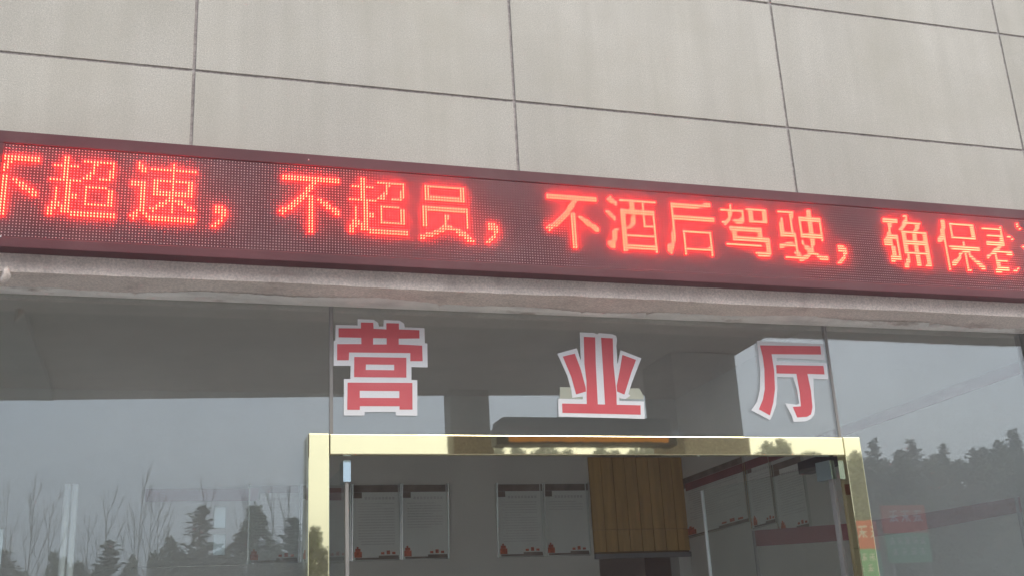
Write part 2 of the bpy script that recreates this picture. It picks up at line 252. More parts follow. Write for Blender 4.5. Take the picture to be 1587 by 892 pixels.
GLYPH = {'bu': '4:0-19;5:0-19;6:10,11;7:9,10;8:8-10;9:8,9;10:7,8;11:6-10;12:5-7,9,10,12,13;13:4-6,9,10,13-15;14:3-5,9,10,14-16;15:2-4,9,10,15-18;16:0-3,9,10,17-19;17:-1-1,9,10,18,19;18:0,9,10;19:9,10;20:9,10;21:9,10;22:9,10;23:9,10;24:9,10', 'comma': '17:1-3;18:1-4;19:1-4;20:3,4;21:3;22:2,3;23:1,2;24:0,1', 'half': '4:0-10;5:0-10;6:1,2;7:0,1;8:0,1;9:0;11:0,1;12:0,1,3,4;13:0,1,4-6;14:0,1,5-7;15:0,1,6-9;16:0,1,8-10;17:0,1,9,10;18:0,1;19:0,1;20:0,1;21:0,1;22:0,1;23:0,1;24:0,1', 'chao': '3:4,5;4:4,5,10-19;5:4,5,13,14,19;6:1-8,13,19;7:4,5,13,18,19;8:4,5,12,13,18,19;9:4,5,11,12,18,19;10:4,5,10-12,15-18;11:0-9;12:5,6;13:5,6,11-17;14:2,5,6,11,18,19;15:2,5,6,11,18,19;16:2,5-8,11,18,19;17:2,5-8,11,18,19;18:2,5,6,11,18,19;19:1-3,5,6,11-19;20:1-6;21:0-2,4-6;22:0,1,4-20;23:0,1,7-20', 'su': '3:3,14;4:3,4,14;5:3-5,7-21;6:4,5,14;7:14;8:14;9:8-20;10:1-5,8,9,14,19,20;11:1-5,8,9,14,19,20;12:4,5,8,9,14,19,20;13:4,5,8-20;14:4,5,8-20;15:4,5,13,14;16:4,5,12-17;17:4,5,10-12,14,16-18;18:4,5,9-11,14,18-20;19:4,5,7-9,14,19-21;20:3-5,8,14;21:2,3,5,6;22:1-3,6-21;23:2,7-21', 'yuan': '4:2-16;5:2,3,15,16;6:2,3,15,16;7:2,3,15,16;8:2-16;9:2-16;12:1-17;13:1-17;14:1,2,17;15:1,2,9,10,17;16:1,2,9,10,17;17:1,2,9,17;18:1,2,9,17;19:1,2,8-11,17;20:7-14;21:5-8,13-16;22:2-6,14-17;23:0-4,16-18;24:0,1,17-19', 'jiu': '3:1;4:0-2,5-19;5:1-3,9,10,14;6:3,9,10,14;7:9,10,14;8:5-18;9:-1,0,5-18;10:0,1,5,6,10,14,18;11:1,2,5,6,9,10,14,18;12:2,5,6,9,10,14,18;13:5,6,9,10,14,18;14:5,6,8,9,14-18;15:5-8,18;16:2,3,5,6,18;17:1,2,5,6,18;18:1,2,5-18;19:1,2,5,6,18;20:1,2,5,6,18;21:-1-1,5,6,18;22:-1-1,5-18;23:0,1,5-18;24:5,6,18', 'hou': '3:14-16;4:0-16;5:0-11;6:0;7:0;8:0;9:0-17;10:0-17;11:0;12:0;13:0;14:0;15:0,4-15;16:-1,0,4,15;17:-1,0,4,15;18:-1,0,4,15;19:-1,0,4,15;20:-1,4,15;21:-3--1,4,14,15;22:-3--1,4-15;23:-3,-2,4,15;24:-2,4,15', 'jia': '3:4;4:4,11-19;5:0-9,12,13,18,19;6:3,4,9,12,13,18,19;7:3,4,9,12,13,18,19;8:3,8,9,12,13,18,19;9:2,3,5-9,12-19;10:0-2,6-8;11:1;12:3-16;13:3-16;14:4,5,15,16;15:4,5,15,16;16:4-19;17:4-19;18:18,19;19:1-15,18,19;20:18,19;21:18,19;22:13-19;23:14-18', 'shi': '3:13,14;4:0-6,13,14;5:5,6,13,14;6:5,6,9-18;7:1,5,9-18;8:1,5,9,13,14,18;9:0,1,5,9,13,14,18;10:0,1,5,9,13,14,18;11:0,1,5,9,13,14,18;12:0,1,5,9,13,14,18;13:0-6,9-18;14:0-6,9-18;15:6,13,14,18;16:6,9,13,14;17:2-4,6,9,13,14;18:-1-6,10,11,13;19:-1,0,6,10-13;20:6,11-13;21:5-7,11-15;22:6,7,9-11,15-19;23:1-10,16-19;24:7,8', 'que': '2:10,11;3:11;4:0-6,10,11;5:0-6,9-17;6:2,3,9,10,15,16;7:2,3,8,9,15,16;8:2,7,8,14,15;9:2,8-19;10:1,2,8,9,13,14,18,19;11:1-5,8,9,13,14,18,19;12:0-5,8,9,13,14,18,19;13:-1-2,5,8-19;14:-1-2,5,8-19;15:-1-2,5,8,9,13,14,18,19;16:2,3,5,8,9,13,14,18,19;17:2,3,5,8,9,13,14,18,19;18:2,3,5,8-19;19:2,3,5,9,13,14,18,19;20:1-5,9,13,14,18,19;21:1-5,8,9,13,14,18,19;22:1,2,8,9,13,14,18,19;23:7,8,13,14,17-19;24:7,8', 'bao': '3:3,4;4:3,4,7-18;5:3,4,7,17,18;6:3,4,7,17,18;7:2,3,7,17,18;8:2,3,7,17,18;9:2,3,7,17,18;10:1-3,7-18;11:0-3;12:0,1,3,12;13:3,12;14:3,5-19;15:3,6-19;16:3,11-14;17:3,9,10,12,14;18:3,9,12,14,15;19:3,8,9,12,15,16;20:3,6-8,12,16-18;21:3,5-7,12,17-19;22:3,5,6,12,18-20;23:3,12,19,20;24:3,12,13', 'lu': '2:18;3:18;4:9,19;5:0-9;6:9;7:9;8:2-9,12,13;9:8,9,14;10:8,9;11:1-9;12:1-9,19;13:6,7;14:4-6;15:3-12;16:2-4,10-12;17:0,1,4;18:0,4;19:4-9;20:4,5;21:4,5;22:4-9,14;23:3-9,12,13;24:3-5'}
TEXT = [('half', 0), ('chao', 14), ('su', 38), ('comma', 65), ('bu', 88), ('chao', 111), ('yuan', 136), ('comma', 160), ('bu', 184), ('jiu', 208), ('hou', 234), ('jia', 255), ('shi', 280), ('comma', 304), ('que', 328), ('bao', 353), ('lu', 376)]
# ================================================================ SETTING
mb = MB(); mb.box(-400, 400, -400, 400, -0.5, 0.0)
tag(mb.build('ground', 'asphalt'), kind='structure')
# wooded hillside behind the viewer, seen reflected in the glass
mb = MB(); NX, NY = 60, 14
def hill_z(x, y):
    t = max(0.0, min(1.0, (-y - 44) / 26.0)); s = t * t * (3 - 2 * t)
    return -0.3 + s * (5.6 + 0.02 * x + 0.7 * math.sin(x * 0.13) + 0.4 * math.sin(x * 0.31 + 1)) * max(0.0, min(1.0, (x + 14) / 24.0)) 
for j in range(NY + 1):
    for i in range(NX + 1):
        x = -20 + 160 * i / NX; y = -44 - 60 * j / NY
        mb.v.append((x, y, hill_z(x, y)))
for j in range(NY):
    for i in range(NX):
        a = j * (NX + 1) + i; mb.f.append((a, a + NX + 1, a + NX + 2, a + 1)); mb.m.append(0)
tag(mb.build('hill', 'hill', smooth=True), kind='structure')

# ---------------------------------------------------------------- tiled facade wall
wall = empty('facade_wall', (1.0, 0.0, 0.0), 'pale speckled stone panel wall rising above the red lettered display', 'wall')
mb = MB(); X0, W_, J = 0.046, 1.1985, 0.0055
rows = [(2.915, 3.0505), (3.0615, 3.6485), (3.6595, 4.2465), (4.2575, 4.8445), (4.8555, 5.4)]
for k in range(-6, 9):
    for z0, z1 in rows:
        a = X0 + k * W_ + J; b = X0 + (k + 1) * W_ - J; dy = rnd.uniform(-0.0008, 0.0008)
        mb.box(a, b, dy, 0.028, z0, z1, skip='k')
mb.build('stone_panel', 'stone', wall, bevel=0.0015)
mb = MB(); mb.box(X0 - 6 * W_, X0 + 9 * W_, 0.0055, 0.25, 2.912, 5.4)
mb.build('joint_backing', 'grout', wall)
XL, XR = X0 - 6 * W_, X0 + 9 * W_
# lintel with its rough underside and sealant
lin = empty('stone_lintel', (1.0, 0.0, 2.85), 'rough weathered stone lintel between the lit display and the glass', 'lintel')
mb = MB(); n = 480; prof = []
for i in range(n + 1):
    x = XL + (XR - XL) * i / n
    prof.append((x, -0.055 + rnd.uniform(-0.0015, 0.0015), 2.849 + rnd.uniform(-0.0012, 0.0012) + 0.002 * math.sin(x * 5)))
for i in range(n):
    (xa, ya, za), (xb, yb, zb) = prof[i], prof[i + 1]
    mb.quad([(xa, ya, za), (xb, yb, zb), (xb, yb, 2.911), (xa, ya, 2.911)])
    mb.quad([(xa, ya, za), (xa, 0.25, 2.849), (xb, 0.25, 2.849), (xb, yb, zb)])
    mb.quad([(xa, ya, 2.911), (xb, yb, 2.911), (xb, 0.25, 2.911), (xa, 0.25, 2.911)])
mb.build('lintel_block', 'lintel', lin)
mb = MB(); n = 420; pa = None
for i in range(n + 1):
    x = -1.0 + 6.2 * i / n
    w = 0.064 + 0.022 * math.sin(x * 3.1) + 0.014 * math.sin(x * 11) + rnd.uniform(-0.006, 0.006)
    if rnd.random() < 0.03: w *= 0.6
    w = max(0.02, w)
    cur = ((x, 0.150 - w, 2.8475), (x, 0.150 - w * 0.55, 2.842 + rnd.uniform(-0.001, 0.001)), (x, 0.153, 2.8405))
    if pa:
        mb.quad([pa[0], pa[1], cur[1], cur[0]]); mb.quad([pa[1], pa[2], cur[2], cur[1]])
    pa = cur
mb.build('sealant_smear', 'caulk', lin)
# dried mortar lump hanging at the left end
mb = MB()
import mathutils
bm = bmesh.new(); bmesh.ops.create_icosphere(bm, subdivisions=3, radius=1.0)
for v in bm.verts:
    nn = mathutils.noise.noise(v.co * 2.3) * 0.22
    v.co = v.co * (1 + nn); v.co.x *= 0.014; v.co.y *= 0.026; v.co.z *= 0.034
    v.co += Vector((-0.500, -0.042, 2.842))
    if v.co.z < 2.83: v.co.x -= (2.83 - v.co.z) * 0.6
me = bpy.data.meshes.new('mortar_lump'); bm.to_mesh(me); bm.free(); me.materials.append(MAT['lintel'])
for p in me.polygons: p.use_smooth = True
o = bpy.data.objects.new('mortar_lump', me); COL.objects.link(o); o.parent = lin; o.matrix_parent_inverse = Matrix.Translation(-lin.location)
# piers that close the shopfront at both ends, far out of view
for (xa, xb, lab) in ((XL, XL + 1.0, 'pale stone pier closing the left end of the glass front'), (XR - 1.0, XR, 'pale stone pier closing the right end of the glass front')):
    mb = MB(); mb.box(xa, xb, 0.0, 0.25, 0.0, 2.846)
    tag(mb.build('stone_pier', 'stone', loc=((xa + xb) / 2, 0.12, 0), bevel=0.004), lab, 'pier')

# ---------------------------------------------------------------- shopfront glass
def pane(x0, x1, z0, z1, lab, seal_x=None):
    mb = MB(); mb.box(x0, x1, GL, GL + 0.010, z0, z1)
    o = mb.build('glass_pane', 'pane', loc=((x0 + x1) / 2, GL + 0.005, z0)); tag(o, lab, 'window', 'fixed glass panes of the shopfront')
    if seal_x is not None:
        s = MB(); s.box(seal_x - 0.006, seal_x + 0.006, GL - 0.0025, GL + 0.0125, z0, z1)
        s.build('joint_seal', 'seal', o)
    return o
pane(XL + 1.0, 0.551, 0.02, 2.846, 'tall clear pane left of the brass frame reflecting grey sky and bare trees')
pane(0.563, 2.580, 2.366, 2.846, 'wide low pane above the brass frame carrying three red characters', 0.557)
pane(2.592, 3.574, 0.02, 2.846, 'clear pane just right of the brass frame reflecting a wooded ridge', 2.586)
pane(3.622, XR - 1.0, 0.02, 2.846, 'glass pane beyond the slim mullion at the far right edge')
mb = MB(); mb.box(3.575, 3.621, GL - 0.02, GL + 0.05, 0.02, 2.847)
tag(mb.build('window_mullion', 'seal', loc=(3.6, GL, 0.02), bevel=0.002), 'slim dark upright mullion at the far right of the glass', 'mullion')

# ---------------------------------------------------------------- brass door frame
bf = empty('door_frame', (1.55, 0.12, 0.0), 'polished brass door frame around the entrance', 'door frame')
mb = MB(); mb.box(0.470, 0.5405, 0.088, 0.150, 0.0, 2.366); mb.build('jamb', 'brass', bf, bevel=0.003)
mb = MB(); mb.box(2.5545, 2.630, 0.088, 0.150, 0.0, 2.366); mb.build('jamb', 'brass', bf, bevel=0.003)
mb = MB(); mb.box(0.5420, 2.5530, 0.0895, 0.122, 2.294, 2.3645); mb.build('header', 'brass', bf, bevel=0.003)
mb = MB(); mb.box(0.5420, 2.5530, 0.1225, 0.172, 2.342, 2.3655); mb.build('glazing_channel', 'seal', bf)
# open glass door leaves
def leaf(hx, hy, ex, ey, lab, z1):
    r = empty('glass_door', (hx, hy, 0.0), lab, 'door')
    d = Vector((ex - hx, ey - hy, 0)); Ln = d.length; d.normalize(); nrm = Vector((-d.y, d.x, 0)) * 0.006
    a = Vector((hx, hy, 0)); b = a + d * Ln
    def slab(p, q_, z0, z1_, th):
        nn = nrm.normalized() * th; m_ = MB()
        pts = [p + nn, q_ + nn, q_ - nn, p - nn]
        lo = [(v.x, v.y, z0) for v in pts]; hi = [(v.x, v.y, z1_) for v in pts]
        m_.quad(lo[::-1]); m_.quad(hi)
        for i in range(4):
            j = (i + 1) % 4; m_.quad([lo[i], lo[j], hi[j], hi[i]])
        return m_
    slab(a + d * 0.02, b - d * 0.0076, 0.012, z1, 0.006).build('door_glass', 'leaf_glass', r)
    e_ = MB(); e_.tube(b + Vector((0, 0, 0.012)), b + Vector((0, 0, z1)), 0.0075, 0.0075, 12); e_.build('painted_glint_edge', 'paper_white', r, smooth=True)  # white tube paints the glint along the glass leaf's free edge
    slab(a, a + d * 0.0195, 0.012, z1, 0.006).build('hinge_edge', 'seal', r)
    s = slab(a - d * 0.004, a + d * 0.07, z1 - 0.062, z1 + 0.012, 0.013); s.build('patch_fitting', 'chrome', r, bevel=0.002)
leaf(0.612, 0.165, 0.600, 0.93, 'clear glass door leaf swung inward at the left side of the opening', 2.275)
leaf(2.535, 0.165, 2.313, 0.87, 'clear glass door leaf swung inward at the right side of the opening', 2.275)

# ---------------------------------------------------------------- three vinyl characters on the glass
def sticker(name_lab, white, reds, sy=0.0):
    cx_ = sum(p[0] for p in white) / len(white); cz = min(p[1] for p in white)
    r = empty('sticker_character', (cx_, GL, cz), name_lab, 'lettering', 'red characters stuck on the glass above the door')
    poly_prism([white], GL - 0.0013, GL - 0.0004, 'white_outline', 'vinyl_white', r)
    for lp in reds:
        o = poly_prism(lp, GL - 0.0019, GL - 0.0011, 'red_stroke', 'vinyl_red', r)
sticker('red white edged character with stacked boxes, left of the three over the door', YING_W, YING_R)
sticker('red character with two upright strokes on a long base bar, middle of three', YE_W, YE_R)
poly_prism([TAPE], GL - 0.0003, GL - 0.0001, 'paper_backing', 'tape', [o_ for o_ in COL.objects if o_.get('label', '').startswith('red character with two upright')][0])
sticker('red character like a sloping cliff over a hooked stem, right of three', TING_W, TING_R)

# ================================================================ LED SIGN
SX, SZ, PY = -0.5263, 3.258, -0.110
NC, NR = 448, 32
sign = empty('led_sign', (1.4, PY, 2.9), 'long dot matrix display running red characters, red glare painted into its frame', 'display')
px0, px1 = SX - 0.006, SX + NC * 0.01 - 0.004
pz0, pz1 = SZ - 0.316, SZ + 0.006
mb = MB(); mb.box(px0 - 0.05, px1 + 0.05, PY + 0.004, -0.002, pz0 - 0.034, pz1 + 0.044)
mb.build('housing', 'sign_frame_glare_tint', sign)
FR = PY - 0.0035
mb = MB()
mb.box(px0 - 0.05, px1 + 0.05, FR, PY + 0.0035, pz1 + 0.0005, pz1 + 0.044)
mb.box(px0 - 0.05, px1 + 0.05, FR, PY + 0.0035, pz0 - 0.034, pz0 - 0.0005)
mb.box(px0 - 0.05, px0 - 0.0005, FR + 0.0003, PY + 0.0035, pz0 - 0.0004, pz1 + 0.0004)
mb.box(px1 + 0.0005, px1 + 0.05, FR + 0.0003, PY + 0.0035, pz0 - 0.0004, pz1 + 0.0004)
mb.build('frame', 'sign_frame_glare_tint', sign, bevel=0.002)
mb = MB(); mb.box(SX - 0.004, SX + 0.011, PY - 0.006, PY - 0.0036, SZ - 0.3185, SZ - 0.314); mb.box(SX + 0.965, SX + 0.968, FR - 0.003, FR - 0.0002, pz1 + 0.02, pz1 + 0.0235)
mb.build('lint_speck', 'paper', sign)
def parse(s):
    out = []
    for part in s.split(';'):
        r, cs = part.split(':')
        for c in cs.split(','):
            k = c.find('-', 1)
            if k > 0: out += [(q_, int(r)) for q_ in range(int(c[:k]), int(c[k + 1:]) + 1)]
            else: out.append((int(c), int(r)))
    return out
lit = {}
glyphs = []
for nm, col in TEXT:
    cells = []
    for c, r in parse(GLYPH[nm]):
        cc = c + col
        if 0 <= cc < NC and (cc, r) not in lit:
            lit[(cc, r)] = 1; cells.append((cc, r))
    glyphs.append((nm, cells))
# panel face with the unlit dots as tiny lens caps (one pattern in one mesh)
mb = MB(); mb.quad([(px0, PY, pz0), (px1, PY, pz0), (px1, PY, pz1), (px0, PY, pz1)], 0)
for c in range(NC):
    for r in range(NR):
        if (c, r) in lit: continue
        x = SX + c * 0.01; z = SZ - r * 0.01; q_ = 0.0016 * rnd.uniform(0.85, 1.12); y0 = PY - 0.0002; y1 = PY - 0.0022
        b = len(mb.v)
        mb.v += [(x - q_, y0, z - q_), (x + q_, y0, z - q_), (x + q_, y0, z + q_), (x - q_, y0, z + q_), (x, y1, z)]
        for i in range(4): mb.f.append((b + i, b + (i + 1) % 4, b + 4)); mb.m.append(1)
mb.build('display_panel', ['sign_face_glow_tint', 'led_off'], sign)
def dots(cells, rad=0.0023, h=0.0085):
    m_ = MB()
    for c, r in cells:
        x = SX + c * 0.01; z = SZ - r * 0.01; b = len(m_.v); n_ = 6
        for (y, k) in ((PY - 0.0002, 1.0), (PY - h, 0.72)):
            for i in range(n_):
                t = 2 * math.pi * i / n_; m_.v.append((x + rad * k * math.cos(t), y, z + rad * k * math.sin(t)))
        for i in range(n_):
            j = (i + 1) % n_; m_.f.append((b + i, b + j, b + n_ + j, b + n_ + i)); m_.m.append(0)
        m_.f.append(tuple(b + n_ + i for i in range(n_))); m_.m.append(0)
    return m_
for nm, cells in glyphs:
    x_ = SX + sum(c for c, r in cells) / len(cells) * 0.01
    o = dots(cells).build('lit_comma' if nm == 'comma' else 'lit_character', 'led_lit', sign, loc=(x_, PY, SZ - 0.24))

# ================================================================ HALL BEHIND THE GLASS
BY, RX = 4.07, 3.775                          # back wall, right wall
K = (BY + 3.73)
def bw(x, z, T=7.2):                           # a point measured on a wall 7.2 m off, carried to the real back wall
    return x * K / T, 1.6 + (z - 1.6) * K / T
mb = MB(); mb.box(XL, XR, 0.26, 9, 0.001, 0.02); tag(mb.build('hall_floor', 'tile_floor'), kind='structure')
mb = MB(); mb.box(XL, RX + 0.2, 0.252, BY + 0.2, 3.45, 3.6)
tag(mb.build('hall_ceiling', 'ceiling'), kind='structure')
dx0, dz1 = bw(2.811, 2.205); dx1, _ = bw(3.394, 2.2)
wx0, wz0 = bw(2.781, 2.242); wx1, wz1 = bw(3.483, 2.895); wx1 = RX - 0.002
mb = MB()
holes = [(bw(0.313, 0)[0], bw(0.391, 0)[0], bw(0, 2.453)[1], bw(0, 2.590)[1]), (bw(0.313, 0)[0], bw(0.391, 0)[0], bw(0, 2.291)[1], bw(0, 2.422)[1]), (bw(-1.6, 0)[0], bw(-0.858, 0)[0], bw(0, 1.7)[1], bw(0, 2.478)[1])]
xs = sorted({XL, wx0} | {v for hh in holes for v in hh[:2]}); zs_ = sorted({0.0, 3.449} | {v for hh in holes for v in hh[2:]})
for i in range(len(xs) - 1):
    for j in range(len(zs_) - 1):
        cx_, cz_ = (xs[i] + xs[i + 1]) / 2, (zs_[j] + zs_[j + 1]) / 2
        if any(a_ < cx_ < b_ and c_ < cz_ < d_ for a_, b_, c_, d_ in holes): continue
        mb.box(xs[i], xs[i + 1], BY, BY + 0.15, zs_[j], zs_[j + 1])
mb.box(wx0, RX, BY, BY + 0.15, wz1, 3.4488)
mb.box(wx0, RX, BY + 0.02, BY + 0.15, dz1 + 0.02, wz1 - 0.0005)
mb.box(wx0, dx0, BY, BY + 0.15, 0, dz1 + 0.0195); mb.box(dx1, RX, BY, BY + 0.15, 0, dz1 + 0.0195)
tag(mb.build('back_wall', 'plaster', loc=(0, BY, 0)), 'grey white wall at the back of the hall carrying framed notices', 'wall')
mb = MB(); mb.box(RX, RX + 0.15, 0.252, BY + 0.15, 0, 3.449)
tag(mb.build('side_wall', 'plaster', loc=(RX, 2, 0)), 'dim side wall of the hall behind the right glass pane', 'wall')
mb = MB(); X_ = XL + 1.0
mb.box(X_, X_ + 0.15, 0.252, BY - 0.001, 0, 0.9); mb.box(X_, X_ + 0.15, 0.252, BY - 0.001, 3.0, 3.449); mb.box(X_, X_ + 0.15, 0.252, 2.4, 0.9005, 2.9995); mb.box(X_, X_ + 0.15, BY - 0.4, BY - 0.001, 0.9005, 2.9995)  # unseen end wall; its opening is added to brighten the hall
tag(mb.build('side_wall', 'plaster', loc=(XL + 1, 2, 0)), 'end wall of the hall with an opening added to let daylight in, far left inside', 'wall')
mb = MB(); mb.box(dx0 - 0.3, RX + 0.5, BY + 2.0, BY + 2.1, 0, 3.2); mb.box(dx0 - 0.4, dx0 - 0.3, BY + 0.151, BY + 2.1, 0, 3.2); mb.box(dx0 - 0.3, RX + 0.5, BY + 0.151, BY + 2.0, 3.0, 3.1); mb.box(RX + 0.5, RX + 0.6, BY + 0.151, BY + 2.1, 0, 3.2)
tag(mb.build('corridor_wall', 'soffit', loc=(dx0, BY + 2, 0)), 'dark corridor walls behind the doorway under the wooden panel', 'wall')
# wooden boarding over the doorway
wp = empty('wooden_panel', (wx0, BY, wz0), 'brown vertical board panel above the dark doorway', 'panel')
nb = 8; wdt = (wx1 - wx0) / nb; zm = wz0 + (wz1 - wz0) * 0.24
mb = MB()
for i in range(nb):
    for (za, zb) in ((wz0 + 0.012, zm - 0.001), (zm + 0.001, wz1 - 0.004)):
        mb.box(wx0 + i * wdt + 0.002, wx0 + (i + 1) * wdt - 0.002, BY - 0.012 + rnd.uniform(-0.002, 0.002), BY + 0.01, za, zb)
mb.build('board', 'wood', wp, bevel=0.002)
mb = MB(); mb.box(wx0, wx1, BY + 0.0105, BY + 0.019, wz0, wz1 - 0.001); mb.build('board_backing', 'wood_gap', wp)
mb = MB(); mb.box(wx0, wx1, BY - 0.02, BY - 0.001, wz0 - 0.035, wz0); mb.build('bottom_rail', 'seal', wp)

# framed notices -------------------------------------------------
def notice(place, w, h, lab, group, lines, text_fill=0.9, lead=0.0, tilt=(0.008, 0.058)):
    """place(u, v, d) -> world point; u along the wall, v up, d off the wall"""
    r = empty('framed_notice', place(w / 2, 0, 0), lab, 'notice', group)
    def slab(name, m_, rects, d0, d1):
        b = MB()
        for (u0, u1, v0, v1) in rects:
            P = [place(u, v, d) for d in (d0, d1) for (u, v) in ((u0, v0), (u1, v0), (u1, v1), (u0, v1))]
            k = len(b.v); b.v += [tuple(p) for p in P]
            for f in ((3, 2, 1, 0), (4, 5, 6, 7), (0, 1, 5, 4), (1, 2, 6, 5), (2, 3, 7, 6), (3, 0, 4, 7)):
                b.f.append(tuple(k + i for i in f)); b.m.append(0)
        b.build(name, m_, r)
    slab('paper', 'paper', [(0, w, 0, h)], 0.001, 0.006)
    slab('heading_band', 'poster_band', [(0.004, w - 0.004, h * 0.9, h - 0.002), (0.004, w * 0.2, h * 0.82, h * 0.898)], 0.0062, 0.0075)
    slab('footer_band', 'poster_band', [(w * 0.05, w - 0.004, 0.002, h * 0.03), (w * 0.55, w * 0.98, h * 0.0302, h * 0.055)], 0.0062, 0.0075)
    rects = []
    for i in range(9): rects.append((w * (0.26 + 0.075 * i), w * (0.26 + 0.075 * i) + w * 0.05, h * 0.80, h * 0.835))
    for i in range(lines):
        v = h * (0.74 - i * 0.036)
        if v < h * 0.2: break
        u = w * (0.12 + lead + (0.06 if rnd.random() < 0.3 else 0)); end = w * (0.9 if rnd.random() < text_fill else rnd.uniform(0.4, 0.8))
        while u < end:
            l_ = rnd.uniform(0.006, 0.02); rects.append((u, min(u + l_, end), v, v + h * 0.013)); u += l_ + rnd.uniform(0.003, 0.006)
    slab('printed_text', 'ink', rects, 0.0062, 0.0068)
    em = [(w * 0.03, w * 0.19, h * 0.035, h * 0.11), (w * 0.05, w * 0.16, h * 0.111, h * 0.15), (w * 0.08, w * 0.12, h * 0.151, h * 0.175)]
    em += [(w * (0.6 + 0.12 * i), w * (0.6 + 0.12 * i) + w * 0.07, h * 0.07, h * (0.1 + 0.02 * (i % 2))) for i in range(3)]
    slab('red_motif', 'emblem', em, 0.0062, 0.0072)
    for (u0, u1) in ((-0.0115, -0.0005), (w + 0.0005, w + 0.007)):
        t_ = MB(); P = [place(u, v, d) for (v, d) in ((-0.004, tilt[0]), (h, tilt[1])) for u in (u0, u1)] + [place(u, v, 0.0005) for v in (-0.004, h) for u in (u0, u1)]
        t_.v = [tuple(p) for p in P]
        for f in ((0, 1, 3, 2), (4, 6, 7, 5), (0, 2, 6, 4), (1, 5, 7, 3), (0, 4, 5, 1), (2, 3, 7, 6)): t_.f.append(f); t_.m.append(0)
        t_.build('edge_strip', 'aluminium', r)
    t_ = MB(); t_.tube(place(0, -0.003, 0.006), place(w, -0.003, 0.006), 0.0028, 0.0028, 10); t_.build('bottom_strip', 'aluminium', r, smooth=True)
    return r
def on_back(x0, z0): return lambda u, v, d: Vector((x0 + u, BY - d, z0 + v))
def on_right(y1, z0): return lambda u, v, d: Vector((RX - d, y1 - u, z0 + v))
H_ = (2.711 - 2.240) * K / 7.2
spots = [(0.528, 0.838, 'framed notice seen through the left pane just beside the small white sheets', 16),
         (0.848, 1.155, 'framed notice half hidden behind the left brass jamb', 13), (1.166, 1.474, 'framed notice with a full page of text, left of the first pair through the door', 17),
         (1.484, 1.790, 'framed notice with a short text, right of the first pair through the door', 10), (2.118, 2.435, 'densely printed framed notice, left of the pair beside the wooden panel', 16), (2.446, 2.760, 'sparsely printed framed notice touching the wooden panel', 4)]
for (xa, xb, lab, nl) in spots:
    a, z0 = bw(xa, 2.241); b, _ = bw(xb, 2.241)
    notice(on_back(a, z0), b - a - 0.012, H_, lab, 'framed notices on the hall walls', nl)
za_ = bw(0, 2.232)[1]
mb = MB(); mb.tube((bw(-0.14, 0)[0], BY - 0.012, za_), (bw(0.515, 0)[0], BY - 0.012, za_), 0.004, 0.004, 8)
tag(mb.build('picture_rail', 'aluminium', loc=(0.2, BY, za_)), 'thin bright rail on the back wall level with the notice bottoms', 'rail')
# slim red slogan strip above the left group
a, z0 = bw(-0.16, 2.735); b, z1 = bw(0.72, 2.80)
mb = MB(); mb.box(*[bw(-0.09, 2.615)[0], bw(0.578, 2.615)[0]], BY - 0.02, BY - 0.014, bw(0, 2.617)[1], bw(0, 2.694)[1])
tag(mb.build('slogan_strip', 'banner_red', loc=(0.2, BY, 3)), 'narrow red slogan strip across the tops of the left notices', 'banner')
# frosted lights in the back wall
for (x0_, x1_, z0_, z1_), lab in zip(holes, ('upper of two small frosted window lights in the back wall', 'lower of two small frosted window lights in the back wall', 'bright frosted window cut off by the left edge of the picture')):
    r = empty('frosted_window', ((x0_ + x1_) / 2, BY, z0_), lab, 'window')
    mb = MB(); mb.box(x0_ + 0.0005, x1_ - 0.0005, BY + 0.03, BY + 0.034, z0_ + 0.0005, z1_ - 0.0005); mb.build('frosted_pane', 'frosted', r)
    mb = MB()
    for (a_, b_, c_, d_) in ((x0_, x0_ + 0.006, z0_, z1_), (x1_ - 0.006, x1_, z0_, z1_), (x0_ + 0.0062, x1_ - 0.0062, z0_, z0_ + 0.006), (x0_ + 0.0062, x1_ - 0.0062, z1_ - 0.006, z1_)): mb.box(a_ + 0.001, b_ - 0.001, BY - 0.006, BY + 0.0295, c_ + 0.001, d_ - 0.001)
    mb.build('window_frame', 'paper', r)
for (x_, lab) in ((-0.533, 'left of two slim bright upright poles behind the left pane'), (-0.488, 'right of two slim bright upright poles behind the left pane')):
    xa = x_ * 4.4 / 7.2; zt = 1.6 + 1.125 * 4.4 / 7.2
    mb = MB(); mb.tube((xa, 0.67, 0.02), (xa, 0.67, zt), 0.011, 0.011, 14); mb.tube((xa, 0.67, 0.02), (xa, 0.67, 0.035), 0.09, 0.09, 20)
    tag(mb.build('steel_pole', 'paper_white', loc=(xa, 0.67, 0.02), smooth=True), lab, 'pole', 'slim poles standing inside the hall')
# side wall: upper slogan band, notices, dark box, low banner
S_ = K / 7.2
def rw(y, z): return (y + 3.73) * RX / 3.48 - 3.73, 1.6 + (z - 1.6) * RX / 3.48
ya, zb = rw(3.45, 2.79); _, zt = rw(3.45, 2.843)
mb = MB(); mb.box(RX - 0.012, RX - 0.002, 0.4, BY - 0.05, 2.735, 2.79)
tag(mb.build('slogan_band', 'banner_red', loc=(RX, 2, 2.7)), 'dark red slogan band high along the dim side wall', 'banner')
for (y1, y0, za, lab, nl) in ((3.50, 2.56, 2.335, 'wide framed notice next to the back corner on the side wall', 14), (2.54, 2.24, 2.29, 'second framed notice from the back corner on the side wall', 15), (2.225, 1.88, 2.22, 'framed notice nearest the right door leaf on the side wall', 15)):
    a, z0 = rw(y1, za); b, _ = rw(y0, za)
    z0 = 1.6 + (za - 1.6) * RX / 3.48
    notice(on_right(a, z0), a - b - 0.014, 0.44, lab, 'framed notices on the hall walls', nl, tilt=(0.018, 0.018))
a, z0 = rw(1.826, 2.50); b, z1 = rw(1.50, 2.56)
mb = MB(); mb.box(RX - 0.09, RX - 0.001, b, a, z0, z1 + 0.01)
